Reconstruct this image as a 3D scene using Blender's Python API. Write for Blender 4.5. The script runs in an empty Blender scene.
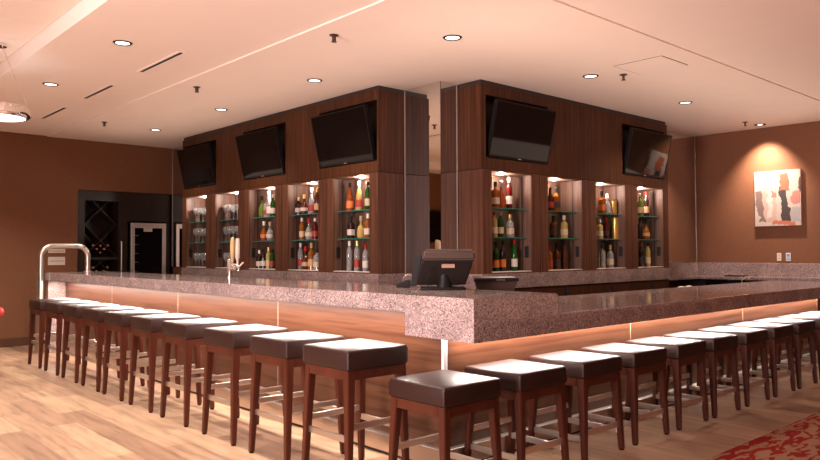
import bpy, bmesh, math, random
from mathutils import Vector, Matrix
random.seed(7)
scn = bpy.context.scene
COL = scn.collection
PI = math.pi

# ------------------------------------------------------------------ camera, light, exposure
yaw, pitch, roll, fpx = 0.8344989, 0.0300303, -0.0042572, 723.245
fw = Vector((math.cos(yaw) * math.cos(pitch), math.sin(yaw) * math.cos(pitch), math.sin(pitch)))
rt = Vector((math.sin(yaw), -math.cos(yaw), 0))
up = rt.cross(fw)
cr, sr = math.cos(roll), math.sin(roll)
rt2 = cr * rt + sr * up
up2 = -sr * rt + cr * up
cam = bpy.data.cameras.new('camera')
cam.sensor_width = 36
cam.lens = fpx * 36 / 820
cam.clip_start = .05
camo = bpy.data.objects.new('camera', cam)
COL.objects.link(camo)
m = Matrix((rt2, up2, -fw)).transposed().to_4x4()
m.translation = Vector((-2.62018, -2.42783, 1.30212))
camo.matrix_world = m
scn.camera = camo

scn.view_settings.view_transform = 'Standard'
scn.view_settings.look = 'None'
scn.view_settings.gamma = 1
scn.view_settings.use_curve_mapping = False
scn.view_settings.exposure = 0.5
scn.cycles.use_denoising = True
scn.cycles.max_bounces = 8
scn.cycles.diffuse_bounces = 4
scn.cycles.glossy_bounces = 5
scn.cycles.transmission_bounces = 6
scn.cycles.sample_clamp_indirect = 4
scn.cycles.caustics_reflective = False
scn.cycles.caustics_refractive = False

world = bpy.data.worlds.new('world')
world.use_nodes = True
world.node_tree.nodes['Background'].inputs[0].default_value = (1, .7, .55, 1)
world.node_tree.nodes['Background'].inputs[1].default_value = .05
scn.world = world

WARM = (1, .86, .72)
COOLW = (1, .95, .87)
GLOW = (1, .75, .60)
ROSE = (1, .49, .31)
LEDC = (1, .84, .76)
DAY_FILL = (.92, .77, .80)
P_DOWN_LOUNGE, P_DOWN_BAR, P_DOWN_RIGHT = 185, 50, 60
P_LED_LEFT, P_LED_RIGHT = 120, 115
P_DAY_FILL, P_UP, P_PICTURE, P_NICHE, P_PENDANT = 265, 250, 250, 9.0, 12


def area_light(name, loc, direction, sx, sy, power, color, spread=PI):
    l = bpy.data.lights.new(name, 'AREA')
    l.shape = 'RECTANGLE'
    l.size, l.size_y = sx, sy
    l.energy = power
    l.color = color
    l.spread = spread
    o = bpy.data.objects.new(name, l)
    o.location = loc
    o.rotation_euler = Vector(direction).to_track_quat('-Z', 'Y').to_euler()
    COL.objects.link(o)
    return o


def spot_light(name, loc, direction, power, color, angle, blend=.5, size=.05):
    l = bpy.data.lights.new(name, 'SPOT')
    l.energy = power
    l.color = color
    l.spot_size = angle
    l.spot_blend = blend
    l.shadow_soft_size = size
    o = bpy.data.objects.new(name, l)
    o.location = loc
    o.rotation_euler = Vector(direction).to_track_quat('-Z', 'Y').to_euler()
    COL.objects.link(o)
    return o


def point_light(name, loc, power, color, size):
    l = bpy.data.lights.new(name, 'POINT')
    l.energy = power
    l.color = color
    l.shadow_soft_size = size
    o = bpy.data.objects.new(name, l)
    o.location = loc
    COL.objects.link(o)
    return o


# assumed daylight: unseen area light added on the far lounge side, no window there
area_light('assumed_daylight_fill', (-5.85, -.3, 1.5), (1, .06, -.03), 2.4, 1.9, P_DAY_FILL, DAY_FILL, math.radians(120))
# added upward fill, no cove lamps here, brightens lounge and dining ceilings
area_light('lounge_fill_uplight', (-3.2, 2.2, .7), (.02, 0, 1), 10.0, 3.0, P_UP * .24, GLOW)
area_light('dining_fill_uplight', (2.4, -3.0, .7), (0, .02, 1), 9.0, 3.0, P_UP * .19, ROSE)
# mid-air area lights added over both aisles to brighten the bar soffit
area_light('bar_fill_uplight', (1.25, 4.2, 2.0), (.001, 0, 1), 7.5, 1.0, P_UP * .052, GLOW)
area_light('bar_fill_uplight', (4.2, .9, 2.0), (0, .001, 1), 6.5, 1.2, P_UP * .074, GLOW)
# warm strips under the bar tops (the lamp bodies are modelled further down)
area_light('left_bar_strip_glow', (.30, 4.2, .937), (-.02, 0, -1), 6.9, .03, P_LED_LEFT, LEDC)
area_light('right_bar_strip_glow', (3.6, .612, .804), (0, -.12, -1), 6.2, .03, P_LED_RIGHT, LEDC)

# ------------------------------------------------------------------ materials


def mat(name, color, rough=.5, metal=0, spec=.5, **kw):
    mt = bpy.data.materials.new(name)
    mt.use_nodes = True
    b = mt.node_tree.nodes['Principled BSDF']
    b.inputs['Base Color'].default_value = (*color, 1)
    b.inputs['Roughness'].default_value = rough
    b.inputs['Metallic'].default_value = metal
    b.inputs['Specular IOR Level'].default_value = spec
    for k, v in kw.items():
        b.inputs[k.replace('_', ' ')].default_value = v
    return mt


def nt(mt):
    t = mt.node_tree
    return t.nodes, t.links, t.nodes['Principled BSDF']


def ramp_node(n, stops):
    r = n.new('ShaderNodeValToRGB')
    e = r.color_ramp.elements
    e[0].position, e[0].color = stops[0][0], (*stops[0][1], 1)
    e[1].position, e[1].color = stops[-1][0], (*stops[-1][1], 1)
    for p, c in stops[1:-1]:
        x = e.new(p)
        x.color = (*c, 1)
    return r


def wood(name, stops, scale, rough=.4, detail=6, bump=.02, spec=.4, distort=.3):
    """grain stretched along the axis whose scale is small"""
    mt = mat(name, stops[0][1], rough, spec=spec)
    n, l, b = nt(mt)
    tc = n.new('ShaderNodeTexCoord')
    mp = n.new('ShaderNodeMapping')
    mp.inputs['Scale'].default_value = scale
    nz = n.new('ShaderNodeTexNoise')
    nz.inputs['Scale'].default_value = 1
    nz.inputs['Detail'].default_value = detail
    nz.inputs['Roughness'].default_value = .65
    nz.inputs['Distortion'].default_value = distort
    r = ramp_node(n, stops)
    l.new(tc.outputs['Object'], mp.inputs['Vector'])
    l.new(mp.outputs['Vector'], nz.inputs['Vector'])
    l.new(nz.outputs['Fac'], r.inputs['Fac'])
    l.new(r.outputs['Color'], b.inputs['Base Color'])
    bp = n.new('ShaderNodeBump')
    bp.inputs['Strength'].default_value = bump
    bp.inputs['Distance'].default_value = .01
    l.new(nz.outputs['Fac'], bp.inputs['Height'])
    l.new(bp.outputs['Normal'], b.inputs['Normal'])
    return mt


def painted(name, color, rough=.8, var=.04, scale=3):
    mt = mat(name, color, rough, spec=.25)
    n, l, b = nt(mt)
    tc = n.new('ShaderNodeTexCoord')
    nz = n.new('ShaderNodeTexNoise')
    nz.inputs['Scale'].default_value = scale
    nz.inputs['Detail'].default_value = 4
    d = [max(0, c * (1 - var)) for c in color]
    u = [min(1, c * (1 + var)) for c in color]
    r = ramp_node(n, [(.3, d), (.7, u)])
    l.new(tc.outputs['Object'], nz.inputs['Vector'])
    l.new(nz.outputs['Fac'], r.inputs['Fac'])
    l.new(r.outputs['Color'], b.inputs['Base Color'])
    return mt


def emit(name, color, strength):
    mt = bpy.data.materials.new(name)
    mt.use_nodes = True
    n = mt.node_tree.nodes
    b = n['Principled BSDF']
    b.inputs['Base Color'].default_value = (*color, 1)
    b.inputs['Emission Color'].default_value = (*color, 1)
    b.inputs['Emission Strength'].default_value = strength
    return mt


M = {}
M['ceiling'] = painted('ceiling_paint', (.84, .71, .63), .85, .012)
M['wall'] = painted('taupe_wall_vinyl', (.165, .064, .029), .7, .05, 25)
M['base'] = mat('baseboard_paint', (.085, .038, .021), .6, spec=.15)
M['walnut'] = wood('dark_walnut_veneer', [(.28, (.024, .0070, .0022)), (.5, (.054, .0165, .0056)), (.72, (.096, .034, .0130))], (30, 30, .8), .5, spec=.2)
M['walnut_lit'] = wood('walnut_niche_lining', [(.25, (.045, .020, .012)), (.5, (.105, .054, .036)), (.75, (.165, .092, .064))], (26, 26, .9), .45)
M['cherry'] = wood('cherry_veneer', [(.28, (.020, .0048, .0018)), (.42, (.046, .0145, .0058)), (.55, (.072, .0265, .0115)), (.66, (.043, .0128, .0050)), (.78, (.058, .0200, .0085))], (.7, .7, 24), .38, 5, .01)
M['stoolwood'] = wood('stool_hardwood', [(.25, (.034, .0062, .0025)), (.75, (.075, .0155, .006))], (18, 18, 1.2), .36)
M['walnut_door'] = wood('walnut_cabinet_front', [(.28, (.042, .0150, .0070)), (.5, (.085, .0320, .0165)), (.72, (.140, .060, .034))], (30, 30, .8), .5, spec=.22)
M['bronze'] = mat('dark_bronze', (.085, .045, .030), .4, .5)
M['crown'] = mat('crown_dark_lacquer', (.022, .012, .009), .5)
M['darkwood'] = wood('wine_cabinet_wood', [(.25, (.014, .008, .006)), (.75, (.032, .017, .011))], (20, 20, 1), .35)
M['black'] = mat('black_plastic', (.008, .006, .0055), .5, spec=.18)
M['blackhole'] = mat('black_pull_plastic', (.006, .005, .005), .5)
M['screen'] = mat('black_glass_screen', (.006, .004, .0035), .05, spec=.28)
M['steel'] = mat('brushed_steel', (.60, .52, .46), .28, 1)
M['rail'] = mat('satin_steel_rail', (.74, .66, .58), .32, 1)
M['chrome'] = mat('chrome', (.82, .78, .75), .08, 1)
M['joint'] = mat('pale_joint_strip', (.30, .17, .11), .4)
M['jointline'] = mat('ground_mirror_edge', (.34, .27, .23), .35, .2)
M['edge'] = mat('polished_mirror_edge', (.30, .24, .20), .3, .8)
M['trim'] = mat('satin_aluminium', (.85, .82, .80), .3, .6)
M['mirror'] = mat('mirror_glass', (.80, .76, .70), .015, 1)
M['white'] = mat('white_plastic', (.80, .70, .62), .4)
M['cream'] = mat('cream_plastic', (.46, .30, .13), .35)
M['handle'] = mat('white_tap_handle', (.58, .46, .38), .35)
M['ivory'] = mat('ivory_plastic', (.60, .49, .40), .4)
M['red'] = mat('red_vinyl', (.40, .015, .010), .5, spec=.2)
M['towel'] = painted('cream_terry', (.72, .60, .46), .95, .1, 60)
M['lamp'] = emit('lamp_lens', (1, .93, .88), 2.2)
M['lampbig'] = emit('pendant_diffuser', (1, .95, .92), 2.2)
M['led'] = emit('led_strip_lens', (1, .86, .74), 6)
M['shelfglass'] = mat('shelf_glass', (.55, .86, .74), .03, Transmission_Weight=.9, IOR=1.45)
n, l, b = nt(M['shelfglass'])      # thin clear pane: part mirror, mostly clear
n.remove(b)
tr = n.new('ShaderNodeBsdfTransparent')
tr.inputs[0].default_value = (.86, .95, .91, 1)
gs = n.new('ShaderNodeBsdfGlossy')
gs.inputs['Roughness'].default_value = .03
fr = n.new('ShaderNodeFresnel')
fr.inputs['IOR'].default_value = 1.45
ms = n.new('ShaderNodeMixShader')
l.new(fr.outputs[0], ms.inputs[0])
l.new(tr.outputs[0], ms.inputs[1])
l.new(gs.outputs[0], ms.inputs[2])
l.new(ms.outputs[0], n['Material Output'].inputs['Surface'])
M['glassedge'] = mat('green_glass_edge', (.03, .16, .115), .15, spec=.7)
M['stemglass'] = mat('clear_glass', (.97, .96, .95), .02, Transmission_Weight=.85, IOR=1.35)
M['alcove'] = mat('black_niche_paint', (.014, .009, .007), .5)
M['leather'] = painted('brown_leather', (.023, .0085, .0058), .44, .12, 90)
n, l, b = nt(M['leather'])
b.inputs['Specular IOR Level'].default_value = .25
b.inputs['Coat Weight'].default_value = 0
b.inputs['Coat Roughness'].default_value = .42
nz = n.new('ShaderNodeTexVoronoi')
nz.inputs['Scale'].default_value = 260
tc = n.new('ShaderNodeTexCoord')
bp = n.new('ShaderNodeBump')
bp.inputs['Strength'].default_value = .12
bp.inputs['Distance'].default_value = .002
l.new(tc.outputs['Object'], nz.inputs['Vector'])
l.new(nz.outputs['Distance'], bp.inputs['Height'])
l.new(bp.outputs['Normal'], b.inputs['Normal'])


def granite():
    mt = mat('speckled_granite', (.3, .2, .17), .07, spec=.5)
    n, l, b = nt(mt)
    tc = n.new('ShaderNodeTexCoord')
    v = n.new('ShaderNodeTexVoronoi')
    v.inputs['Scale'].default_value = 175
    sep = n.new('ShaderNodeSeparateColor')
    l.new(v.outputs['Color'], sep.inputs['Color'])
    r = ramp_node(n, [(0, (.070, .047, .045)), (.14, (.14, .098, .092)), (.3, (.235, .165, .152)), (.6, (.30, .212, .197)), (.85, (.37, .27, .255)), (1, (.46, .36, .35))])
    nz = n.new('ShaderNodeTexNoise')
    nz.inputs['Scale'].default_value = 5
    nz.inputs['Detail'].default_value = 3
    r2 = ramp_node(n, [(.35, (.82, .80, .79)), (.65, (1.08, 1.06, 1.04))])
    mx = n.new('ShaderNodeMix')
    mx.data_type = 'RGBA'
    mx.blend_type = 'MULTIPLY'
    mx.inputs['Factor'].default_value = 1
    l.new(tc.outputs['Object'], v.inputs['Vector'])
    l.new(tc.outputs['Object'], nz.inputs['Vector'])
    l.new(sep.outputs[0], r.inputs['Fac'])
    l.new(nz.outputs['Fac'], r2.inputs['Fac'])
    l.new(r.outputs['Color'], mx.inputs[6])
    l.new(r2.outputs['Color'], mx.inputs[7])
    l.new(mx.outputs[2], b.inputs['Base Color'])
    return mt


M['granite'] = granite()


def floor_mat():
    mt = mat('oak_plank_floor', (.4, .28, .2), .36, spec=.4)
    n, l, b = nt(mt)
    tc = n.new('ShaderNodeTexCoord')
    mp = n.new('ShaderNodeMapping')
    mp.inputs['Rotation'].default_value = (0, 0, PI / 2)
    br = n.new('ShaderNodeTexBrick')
    br.offset = .37
    br.offset_frequency = 2
    br.inputs['Color1'].default_value = (0, 0, 0, 1)
    br.inputs['Color2'].default_value = (1, 1, 1, 1)
    br.inputs['Mortar'].default_value = (.12, .12, .12, 1)
    br.inputs['Scale'].default_value = 1
    br.inputs['Mortar Size'].default_value = .0022
    br.inputs['Mortar Smooth'].default_value = .3
    br.inputs['Brick Width'].default_value = 1.15
    br.inputs['Row Height'].default_value = .19
    l.new(tc.outputs['Object'], mp.inputs['Vector'])
    l.new(mp.outputs['Vector'], br.inputs['Vector'])
    r = ramp_node(n, [(0, (.205, .114, .070)), (.3, (.255, .146, .090)), (.65, (.305, .182, .111)), (1, (.365, .226, .138))])
    l.new(br.outputs['Color'], r.inputs['Fac'])
    mp2 = n.new('ShaderNodeMapping')
    mp2.inputs['Scale'].default_value = (9, .9, 1)
    nz = n.new('ShaderNodeTexNoise')
    nz.inputs['Scale'].default_value = 2.2
    nz.inputs['Detail'].default_value = 7
    nz.inputs['Distortion'].default_value = .6
    l.new(tc.outputs['Object'], mp2.inputs['Vector'])
    l.new(mp2.outputs['Vector'], nz.inputs['Vector'])
    r2 = ramp_node(n, [(.3, (.60, .58, .58)), (.5, (.95, .94, .93)), (.72, (1.14, 1.13, 1.10))])
    l.new(nz.outputs['Fac'], r2.inputs['Fac'])
    mx = n.new('ShaderNodeMix')
    mx.data_type = 'RGBA'
    mx.blend_type = 'MULTIPLY'
    mx.inputs['Factor'].default_value = 1
    l.new(r.outputs['Color'], mx.inputs[6])
    l.new(r2.outputs['Color'], mx.inputs[7])
    mm = n.new('ShaderNodeMix')
    mm.data_type = 'RGBA'
    mm.blend_type = 'MIX'
    mm.inputs[7].default_value = (.17, .10, .065, 1)
    l.new(br.outputs['Fac'], mm.inputs['Factor'])
    l.new(mx.outputs[2], mm.inputs[6])
    l.new(mm.outputs[2], b.inputs['Base Color'])
    return mt


M['floor'] = floor_mat()


def carpet_mat():
    """tan carpet with ragged red brush marks, ragged rows along its border"""
    mt = mat('patterned_carpet', (.3, .17, .09), .95, spec=.1)
    n, l, b = nt(mt)
    tc = n.new('ShaderNodeTexCoord')
    mp = n.new('ShaderNodeMapping')
    mp.inputs['Rotation'].default_value = (0, 0, .5)
    mp.inputs['Scale'].default_value = (5.5, 15, 1)
    nz = n.new('ShaderNodeTexNoise')
    nz.inputs['Scale'].default_value = 1
    nz.inputs['Detail'].default_value = 2.5
    nz.inputs['Distortion'].default_value = 1.1
    l.new(tc.outputs['Object'], mp.inputs['Vector'])
    l.new(mp.outputs['Vector'], nz.inputs['Vector'])
    r = ramp_node(n, [(.505, (.20, .098, .055)), (.52, (.15, .0065, .0045))])
    l.new(nz.outputs['Fac'], r.inputs['Fac'])
    l.new(r.outputs['Color'], b.inputs['Base Color'])
    return mt


M['carpet'] = carpet_mat()


def canvas_mat(root):
    """an abstract of pale, grey-black and coral brush blocks; object space: y across, z up"""
    mt = mat('abstract_canvas', (.8, .7, .62), .7)
    n, l, b = nt(mt)
    tc = n.new('ShaderNodeTexCoord')
    sep = n.new('ShaderNodeSeparateXYZ')
    nz = n.new('ShaderNodeTexNoise')
    nz.inputs['Scale'].default_value = 9
    nz.inputs['Detail'].default_value = 5
    l.new(tc.outputs['Object'], nz.inputs['Vector'])
    mxv = n.new('ShaderNodeMix')
    mxv.data_type = 'RGBA'
    mxv.blend_type = 'LINEAR_LIGHT'
    mxv.inputs['Factor'].default_value = .07
    l.new(tc.outputs['Object'], mxv.inputs[6])
    l.new(nz.outputs['Color'], mxv.inputs[7])
    l.new(mxv.outputs[2], sep.inputs[0])

    def math_(op, a, bb):
        x = n.new('ShaderNodeMath')
        x.operation = op
        for i, s in enumerate((a, bb)):
            if isinstance(s, (int, float)):
                x.inputs[i].default_value = s
            else:
                l.new(s, x.inputs[i])
        return x.outputs[0]

    Y, Z = sep.outputs[1], sep.outputs[2]
    cur = None

    def block(col, y0, y1, z0, z1, slant=0):
        nonlocal cur
        yy = math_('ADD', Y, math_('MULTIPLY', Z, slant))
        f = math_('MULTIPLY', math_('MULTIPLY', math_('GREATER_THAN', yy, y0), math_('LESS_THAN', yy, y1)),
                  math_('MULTIPLY', math_('GREATER_THAN', Z, z0), math_('LESS_THAN', Z, z1)))
        mx = n.new('ShaderNodeMix')
        mx.data_type = 'RGBA'
        l.new(f, mx.inputs['Factor'])
        if cur is None:
            mx.inputs[6].default_value = (.40, .31, .26, 1)
        else:
            l.new(cur, mx.inputs[6])
        mx.inputs[7].default_value = (*col, 1)
        cur = mx.outputs[2]

    # y runs to the viewer's left; origin at the canvas's lower centre
    block((0.384, 0.248, 0.198), .02, .20, .05, .52)
    block((0.155, 0.093, 0.077), .15, .235, .05, .5, -.12)
    block((0.434, 0.360, 0.310), .06, .13, .1, .5)
    block((0.248, 0.124, 0.093), .01, .09, .38, .46)
    block((0.034, 0.019, 0.015), -.17, -.07, .03, .52, -.1)
    block((0.360, 0.081, 0.037), -.15, -.04, .48, .72)
    block((0.372, 0.099, 0.050), -.22, .06, .0, .06)
    block((0.341, 0.136, 0.105), -.28, -.19, .30, .46)
    block((0.062, 0.037, 0.031), -.30, -.225, .44, .70, .1)
    block((0.279, 0.248, 0.236), -.30, -.16, .04, .26)
    l.new(cur, b.inputs['Base Color'])
    return mt


# ------------------------------------------------------------------ mesh helpers


def BM():
    return bmesh.new()


def box(bm, x0, x1, y0, y1, z0, z1, bev=0, seg=2):
    r = bmesh.ops.create_cube(bm, size=1)
    vs = r['verts']
    bmesh.ops.scale(bm, vec=(x1 - x0, y1 - y0, z1 - z0), verts=vs)
    bmesh.ops.translate(bm, vec=((x0 + x1) / 2, (y0 + y1) / 2, (z0 + z1) / 2), verts=vs)
    if bev:
        es = list({e for v in vs for e in v.link_edges})
        bmesh.ops.bevel(bm, geom=es, offset=bev, segments=seg, profile=.5, affect='EDGES')
    return bm


def prism(bm, pts, axis, a0, a1):
    """extrude a polygon of 2D points along axis 0/1/2"""
    def mk(p, a):
        q = list(p)
        q.insert(axis, a)
        return bm.verts.new(q)
    A = [mk(p, a0) for p in pts]
    B = [mk(p, a1) for p in pts]
    k = len(pts)
    bm.faces.new(A)
    bm.faces.new(list(reversed(B)))
    for i in range(k):
        bm.faces.new((A[i], B[i], B[(i + 1) % k], A[(i + 1) % k]))
    bmesh.ops.recalc_face_normals(bm, faces=bm.faces)
    return bm


def hexa(bm, bottom, top):
    """solid between two quads"""
    A = [bm.verts.new(p) for p in bottom]
    B = [bm.verts.new(p) for p in top]
    bm.faces.new(A)
    bm.faces.new(list(reversed(B)))
    for i in range(4):
        bm.faces.new((A[i], B[i], B[(i + 1) % 4], A[(i + 1) % 4]))
    bmesh.ops.recalc_face_normals(bm, faces=bm.faces)
    return bm


def lathe(bm, prof, seg=16, c=(0, 0, 0), power=2, closed=False):
    """prof: (radius, z); power>2 squares the section off; ring: the profile closes on itself around an open middle"""
    rings = []
    for r, z in prof:
        ring = []
        for i in range(seg):
            a = 2 * PI * (i + .5) / seg
            ca, sa = math.cos(a), math.sin(a)
            k = 1 if power == 2 else (abs(ca) ** power + abs(sa) ** power) ** (-1 / power)
            ring.append(bm.verts.new((c[0] + r * k * ca, c[1] + r * k * sa, c[2] + z)))
        rings.append(ring)
    for A, B in zip(rings, rings[1:]):
        for i in range(seg):
            bm.faces.new((A[i], A[(i + 1) % seg], B[(i + 1) % seg], B[i]))
    if closed:
        A, B = rings[-1], rings[0]
        for i in range(seg):
            bm.faces.new((A[i], A[(i + 1) % seg], B[(i + 1) % seg], B[i]))
        bmesh.ops.recalc_face_normals(bm, faces=bm.faces)
        return bm
    bm.faces.new(list(reversed(rings[0])))
    bm.faces.new(rings[-1])
    return bm


def tube(bm, path, r, seg=10):
    pts = [Vector(p) for p in path]
    rings = []
    prev = None
    for i, p in enumerate(pts):
        d = (pts[min(i + 1, len(pts) - 1)] - pts[max(i - 1, 0)]).normalized()
        if prev is None:
            ref = Vector((0, 0, 1)) if abs(d.z) < .9 else Vector((1, 0, 0))
            u = d.cross(ref).normalized()
        else:
            u = (prev - d * prev.dot(d)).normalized()
        prev = u
        w = d.cross(u)
        rings.append([bm.verts.new(p + r * (math.cos(2 * PI * k / seg) * u + math.sin(2 * PI * k / seg) * w)) for k in range(seg)])
    for A, B in zip(rings, rings[1:]):
        for i in range(seg):
            bm.faces.new((A[i], A[(i + 1) % seg], B[(i + 1) % seg], B[i]))
    bm.faces.new(list(reversed(rings[0])))
    bm.faces.new(rings[-1])
    bmesh.ops.recalc_face_normals(bm, faces=bm.faces)
    return bm


def arc(c, a, b, r, t0, t1, k=8):
    c, a, b = Vector(c), Vector(a), Vector(b)
    return [c + r * (math.cos(t0 + (t1 - t0) * i / k) * a + math.sin(t0 + (t1 - t0) * i / k) * b) for i in range(k + 1)]


def mesh_from(name, bm, mt, smooth=False):
    me = bpy.data.meshes.new(name)
    bm.to_mesh(me)
    bm.free()
    if mt is not None:
        me.materials.append(mt)
    if smooth:
        for p in me.polygons:
            p.use_smooth = True
        try:
            me.set_sharp_from_angle(angle=math.radians(38))
        except Exception:
            pass
    return me


def obj(name, bm, mt, parent=None, smooth=False, world_space=False):
    if parent is not None and world_space:
        bmesh.ops.translate(bm, vec=-parent.location, verts=bm.verts)
    o = bpy.data.objects.new(name, mesh_from(name, bm, mt, smooth))
    COL.objects.link(o)
    if parent is not None:
        o.parent = parent
    return o


def tag(o, label, cat, group=None):
    o['label'] = label
    o['category'] = cat
    if group:
        o['group'] = group
    return o


def thing(name, label, cat, loc=(0, 0, 0), rz=0, group=None):
    o = bpy.data.objects.new(name, None)
    o.empty_display_size = .1
    COL.objects.link(o)
    o.location = loc
    o.rotation_euler = (0, 0, rz)
    return tag(o, label, cat, group)


def struct(name, bm, mt, smooth=False):
    o = obj(name, bm, mt, None, smooth)
    o['kind'] = 'structure'
    return o


def dup(root, loc, rz, label, group=None):
    r = root.copy()
    COL.objects.link(r)
    r.location = loc
    r.rotation_euler = (0, 0, rz)
    r['label'] = label
    if group:
        r['group'] = group
    for ch in list(root.children):
        c = ch.copy()
        COL.objects.link(c)
        c.parent = r
        for g in list(ch.children):
            d = g.copy()
            COL.objects.link(d)
            d.parent = c
    return r


ORD = ['first', 'second', 'third', 'fourth', 'fifth', 'sixth', 'seventh', 'eighth', 'ninth', 'tenth', 'eleventh', 'twelfth']

# ------------------------------------------------------------------ room shell
CEIL = 2.996
XM, YM = 2.397, 2.648            # the mirrored column's two faces
YL, XR = 8.861, 7.702            # far wall of the lounge, far wall at the bar's other end
XB, YB = -6.0, -6.0              # walls behind the camera

struct('floor', box(BM(), XB, XR + .2, YB, YL + 1.0, -.1, 0), M['floor'])

bm = BM()
# main ceiling with the lower soffit over the bar and the raised tray over the lounge
box(bm, .50, XR + .2, .505, YL + .2, CEIL, CEIL + .3)                # bar soffit
box(bm, -.88, .50, YB, YL + .2, CEIL + .012, CEIL + .3)               # band beside the soffit
box(bm, .50, XR + .2, YB, .505, CEIL + .012, CEIL + .3)
box(bm, XB, -.88, 8.3, YL + .2, CEIL + .012, CEIL + .3)
struct('ceiling', bm, M['ceiling'])
bm = BM()
tray0, ty = -2.6, 3.27
k0 = math.floor((YB - ty) / .59)
k = k0
while ty + .59 * k < 8.3:
    a, bb = ty + .59 * k, min(ty + .59 * (k + 1), 8.3)
    for j in range(3):
        x0 = -.88 - .59 * (j + 1)
        box(bm, x0 + .004, x0 + .59 - .004, a + .004, bb - .004, CEIL + .148, CEIL + .2)
    k += 1
box(bm, XB, -.88, YB, 8.3, CEIL + .165, CEIL + .3)
struct('ceiling_tray', bm, M['ceiling'])

# far wall of the lounge with the wine alcove cut into it
AX0, AX1, AZ = .9375, XM, 2.251
bm = BM()
box(bm, XB - .2, AX0, YL, YL + .2, 0, CEIL + .3)
box(bm, AX0, AX1 + 1.5, YL, YL + .2, AZ, CEIL + .3)
box(bm, AX0 - .1, AX0, YL + .2, YL + .75, 0, AZ + .1)
struct('wall_left', bm, M['wall'])
bm = BM()
box(bm, AX0, AX1 + .4, YL + .7, YL + .8, 0, AZ + .1)
box(bm, AX0, AX1 + .4, YL + .2, YL + .7, AZ, AZ + .1)
box(bm, AX1 + .1, AX1 + .4, YL + .0, YL + .7, 0, AZ)
struct('wall_alcove', bm, M['alcove'])
struct('baseboard_left', box(BM(), XB, AX0, YL - .015, YL, 0, .12, .004), M['base'])
struct('wall_right', box(BM(), XR, XR + .2, YB, YM + .3, 0, CEIL + .3), M['wall'])
struct('baseboard_right', box(BM(), XR - .015, XR, YB, -1.2, 0, .12, .004), M['base'])
struct('wall_back', box(BM(), XB - .2, XR + .2, YB - .2, YB, 0, CEIL + .4), M['wall'])
struct('wall_lounge', box(BM(), XB - .2, XB, YB, YL + .2, 0, CEIL + .4), M['wall'])
bm = BM()
box(bm, XM + .02, XM + .4, YM + .02, YL, 0, CEIL)
box(bm, XM + .4, XR + .2, YM + .02, YM + .4, 0, CEIL)
struct('wall_column', bm, M['wall'])

t = thing('wall_mirror', 'tall mirror on the column face behind the cabinets with three televisions', 'mirror', (XM, YM, 0), 0, 'column mirrors')
obj('glass', box(BM(), XM, XM + .018, YM, YL, 1.08, CEIL - .002), M['mirror'], t, world_space=True)
obj('edge_trim', box(BM(), XM - .006, XM + .0, YL - .014, YL - .002, 1.08, CEIL - .002), M['edge'], t, world_space=True)
obj('edge_trim', box(BM(), XM - .006, XM, 3.187 - .010, 3.187 - .003, 1.08, CEIL - .002), M['jointline'], t, world_space=True)
obj('corner_joint', box(BM(), XM - .002, XM + .001, YM - .002, YM + .003, 1.08, CEIL - .002), M['crown'], t, world_space=True)
t = thing('wall_mirror', 'tall mirror on the column face behind the cabinets with two televisions', 'mirror', (XR, YM, 0), 0, 'column mirrors')
obj('glass', box(BM(), XM + .0185, XR - .001, YM, YM + .018, 1.13, CEIL - .002), M['mirror'], t, world_space=True)
obj('edge_trim', box(BM(), XR - .014, XR - .002, YM - .006, YM, 1.13, CEIL - .002), M['edge'], t, world_space=True)

obj('edge_trim', box(BM(), 2.633 - .010, 2.633 - .003, YM - .006, YM, 1.08, CEIL - .002), M['jointline'], t, world_space=True)

# ------------------------------------------------------------------ ceiling fittings
DL = []


def downlight(x, y, z, label, power, angle=math.radians(115), group='recessed ceiling downlights', cone=None):
    loc = (x, y, z)
    if not DL:
        t = thing('downlight', label, 'ceiling light', loc, 0, group)
        bm = lathe(BM(), [(.056, -.005), (.066, -.009), (.077, 0.0), (.056, 0.0)], 28, closed=True)
        obj('trim_ring', bm, M['black'], t, True)
        obj('lens', lathe(BM(), [(.0555, -.003), (.0555, -.0005)], 28), M['lamp'], t)
        DL.append(t)
    else:
        dup(DL[0], loc, 0, label, group)
    if power:
        spot_light('downlight_beam', (x, y, z - .02), (0, 0, -1) if cone is None else cone, power, COOLW if x < 0 else WARM, angle, .7, .035)


LX, LY = (-.433, 1.446, 3.354, 5.245), (-.40, 1.5485, 3.451, 5.3765, 7.267)
pos = {0: [None, 'in the lounge row, abreast of the bar corner', 'in the lounge row, beside the longest air slot',
           'in the lounge row, between two air slots above the pendant', 'in the lounge row nearest the far wall'],
       1: [None, 'over the bar just before the mirrored column corner', 'before the middle of the three televisions, nearest the column',
           'between middle and far television over the bar aisle', 'nearest the far wall above the farthest television']}
for i in (0, 1):
    for j, y in enumerate(LY):
        if j == 0:
            if i == 0:
                spot_light('assumed_downlight_beam', (LX[0], y, CEIL - .01), (0, 0, -1), P_DOWN_LOUNGE * .22, COOLW, math.radians(115), .7, .035)  # unseen beam assumed at the row's near end, added without a fixture
            continue
        z = CEIL + .012 if LX[i] < .5 else CEIL
        downlight(LX[i], y, z, 'lit round downlight ' + pos[i][j], P_DOWN_LOUNGE if i == 0 else P_DOWN_BAR)
downlight(LX[2], LY[1], CEIL, 'lit round downlight near the access hatch and ceiling sprinkler', P_DOWN_RIGHT * .5)
downlight(LX[3], LY[1], CEIL, 'lit round downlight above the farthest of the right-hand televisions', P_DOWN_RIGHT, math.radians(128))
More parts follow.
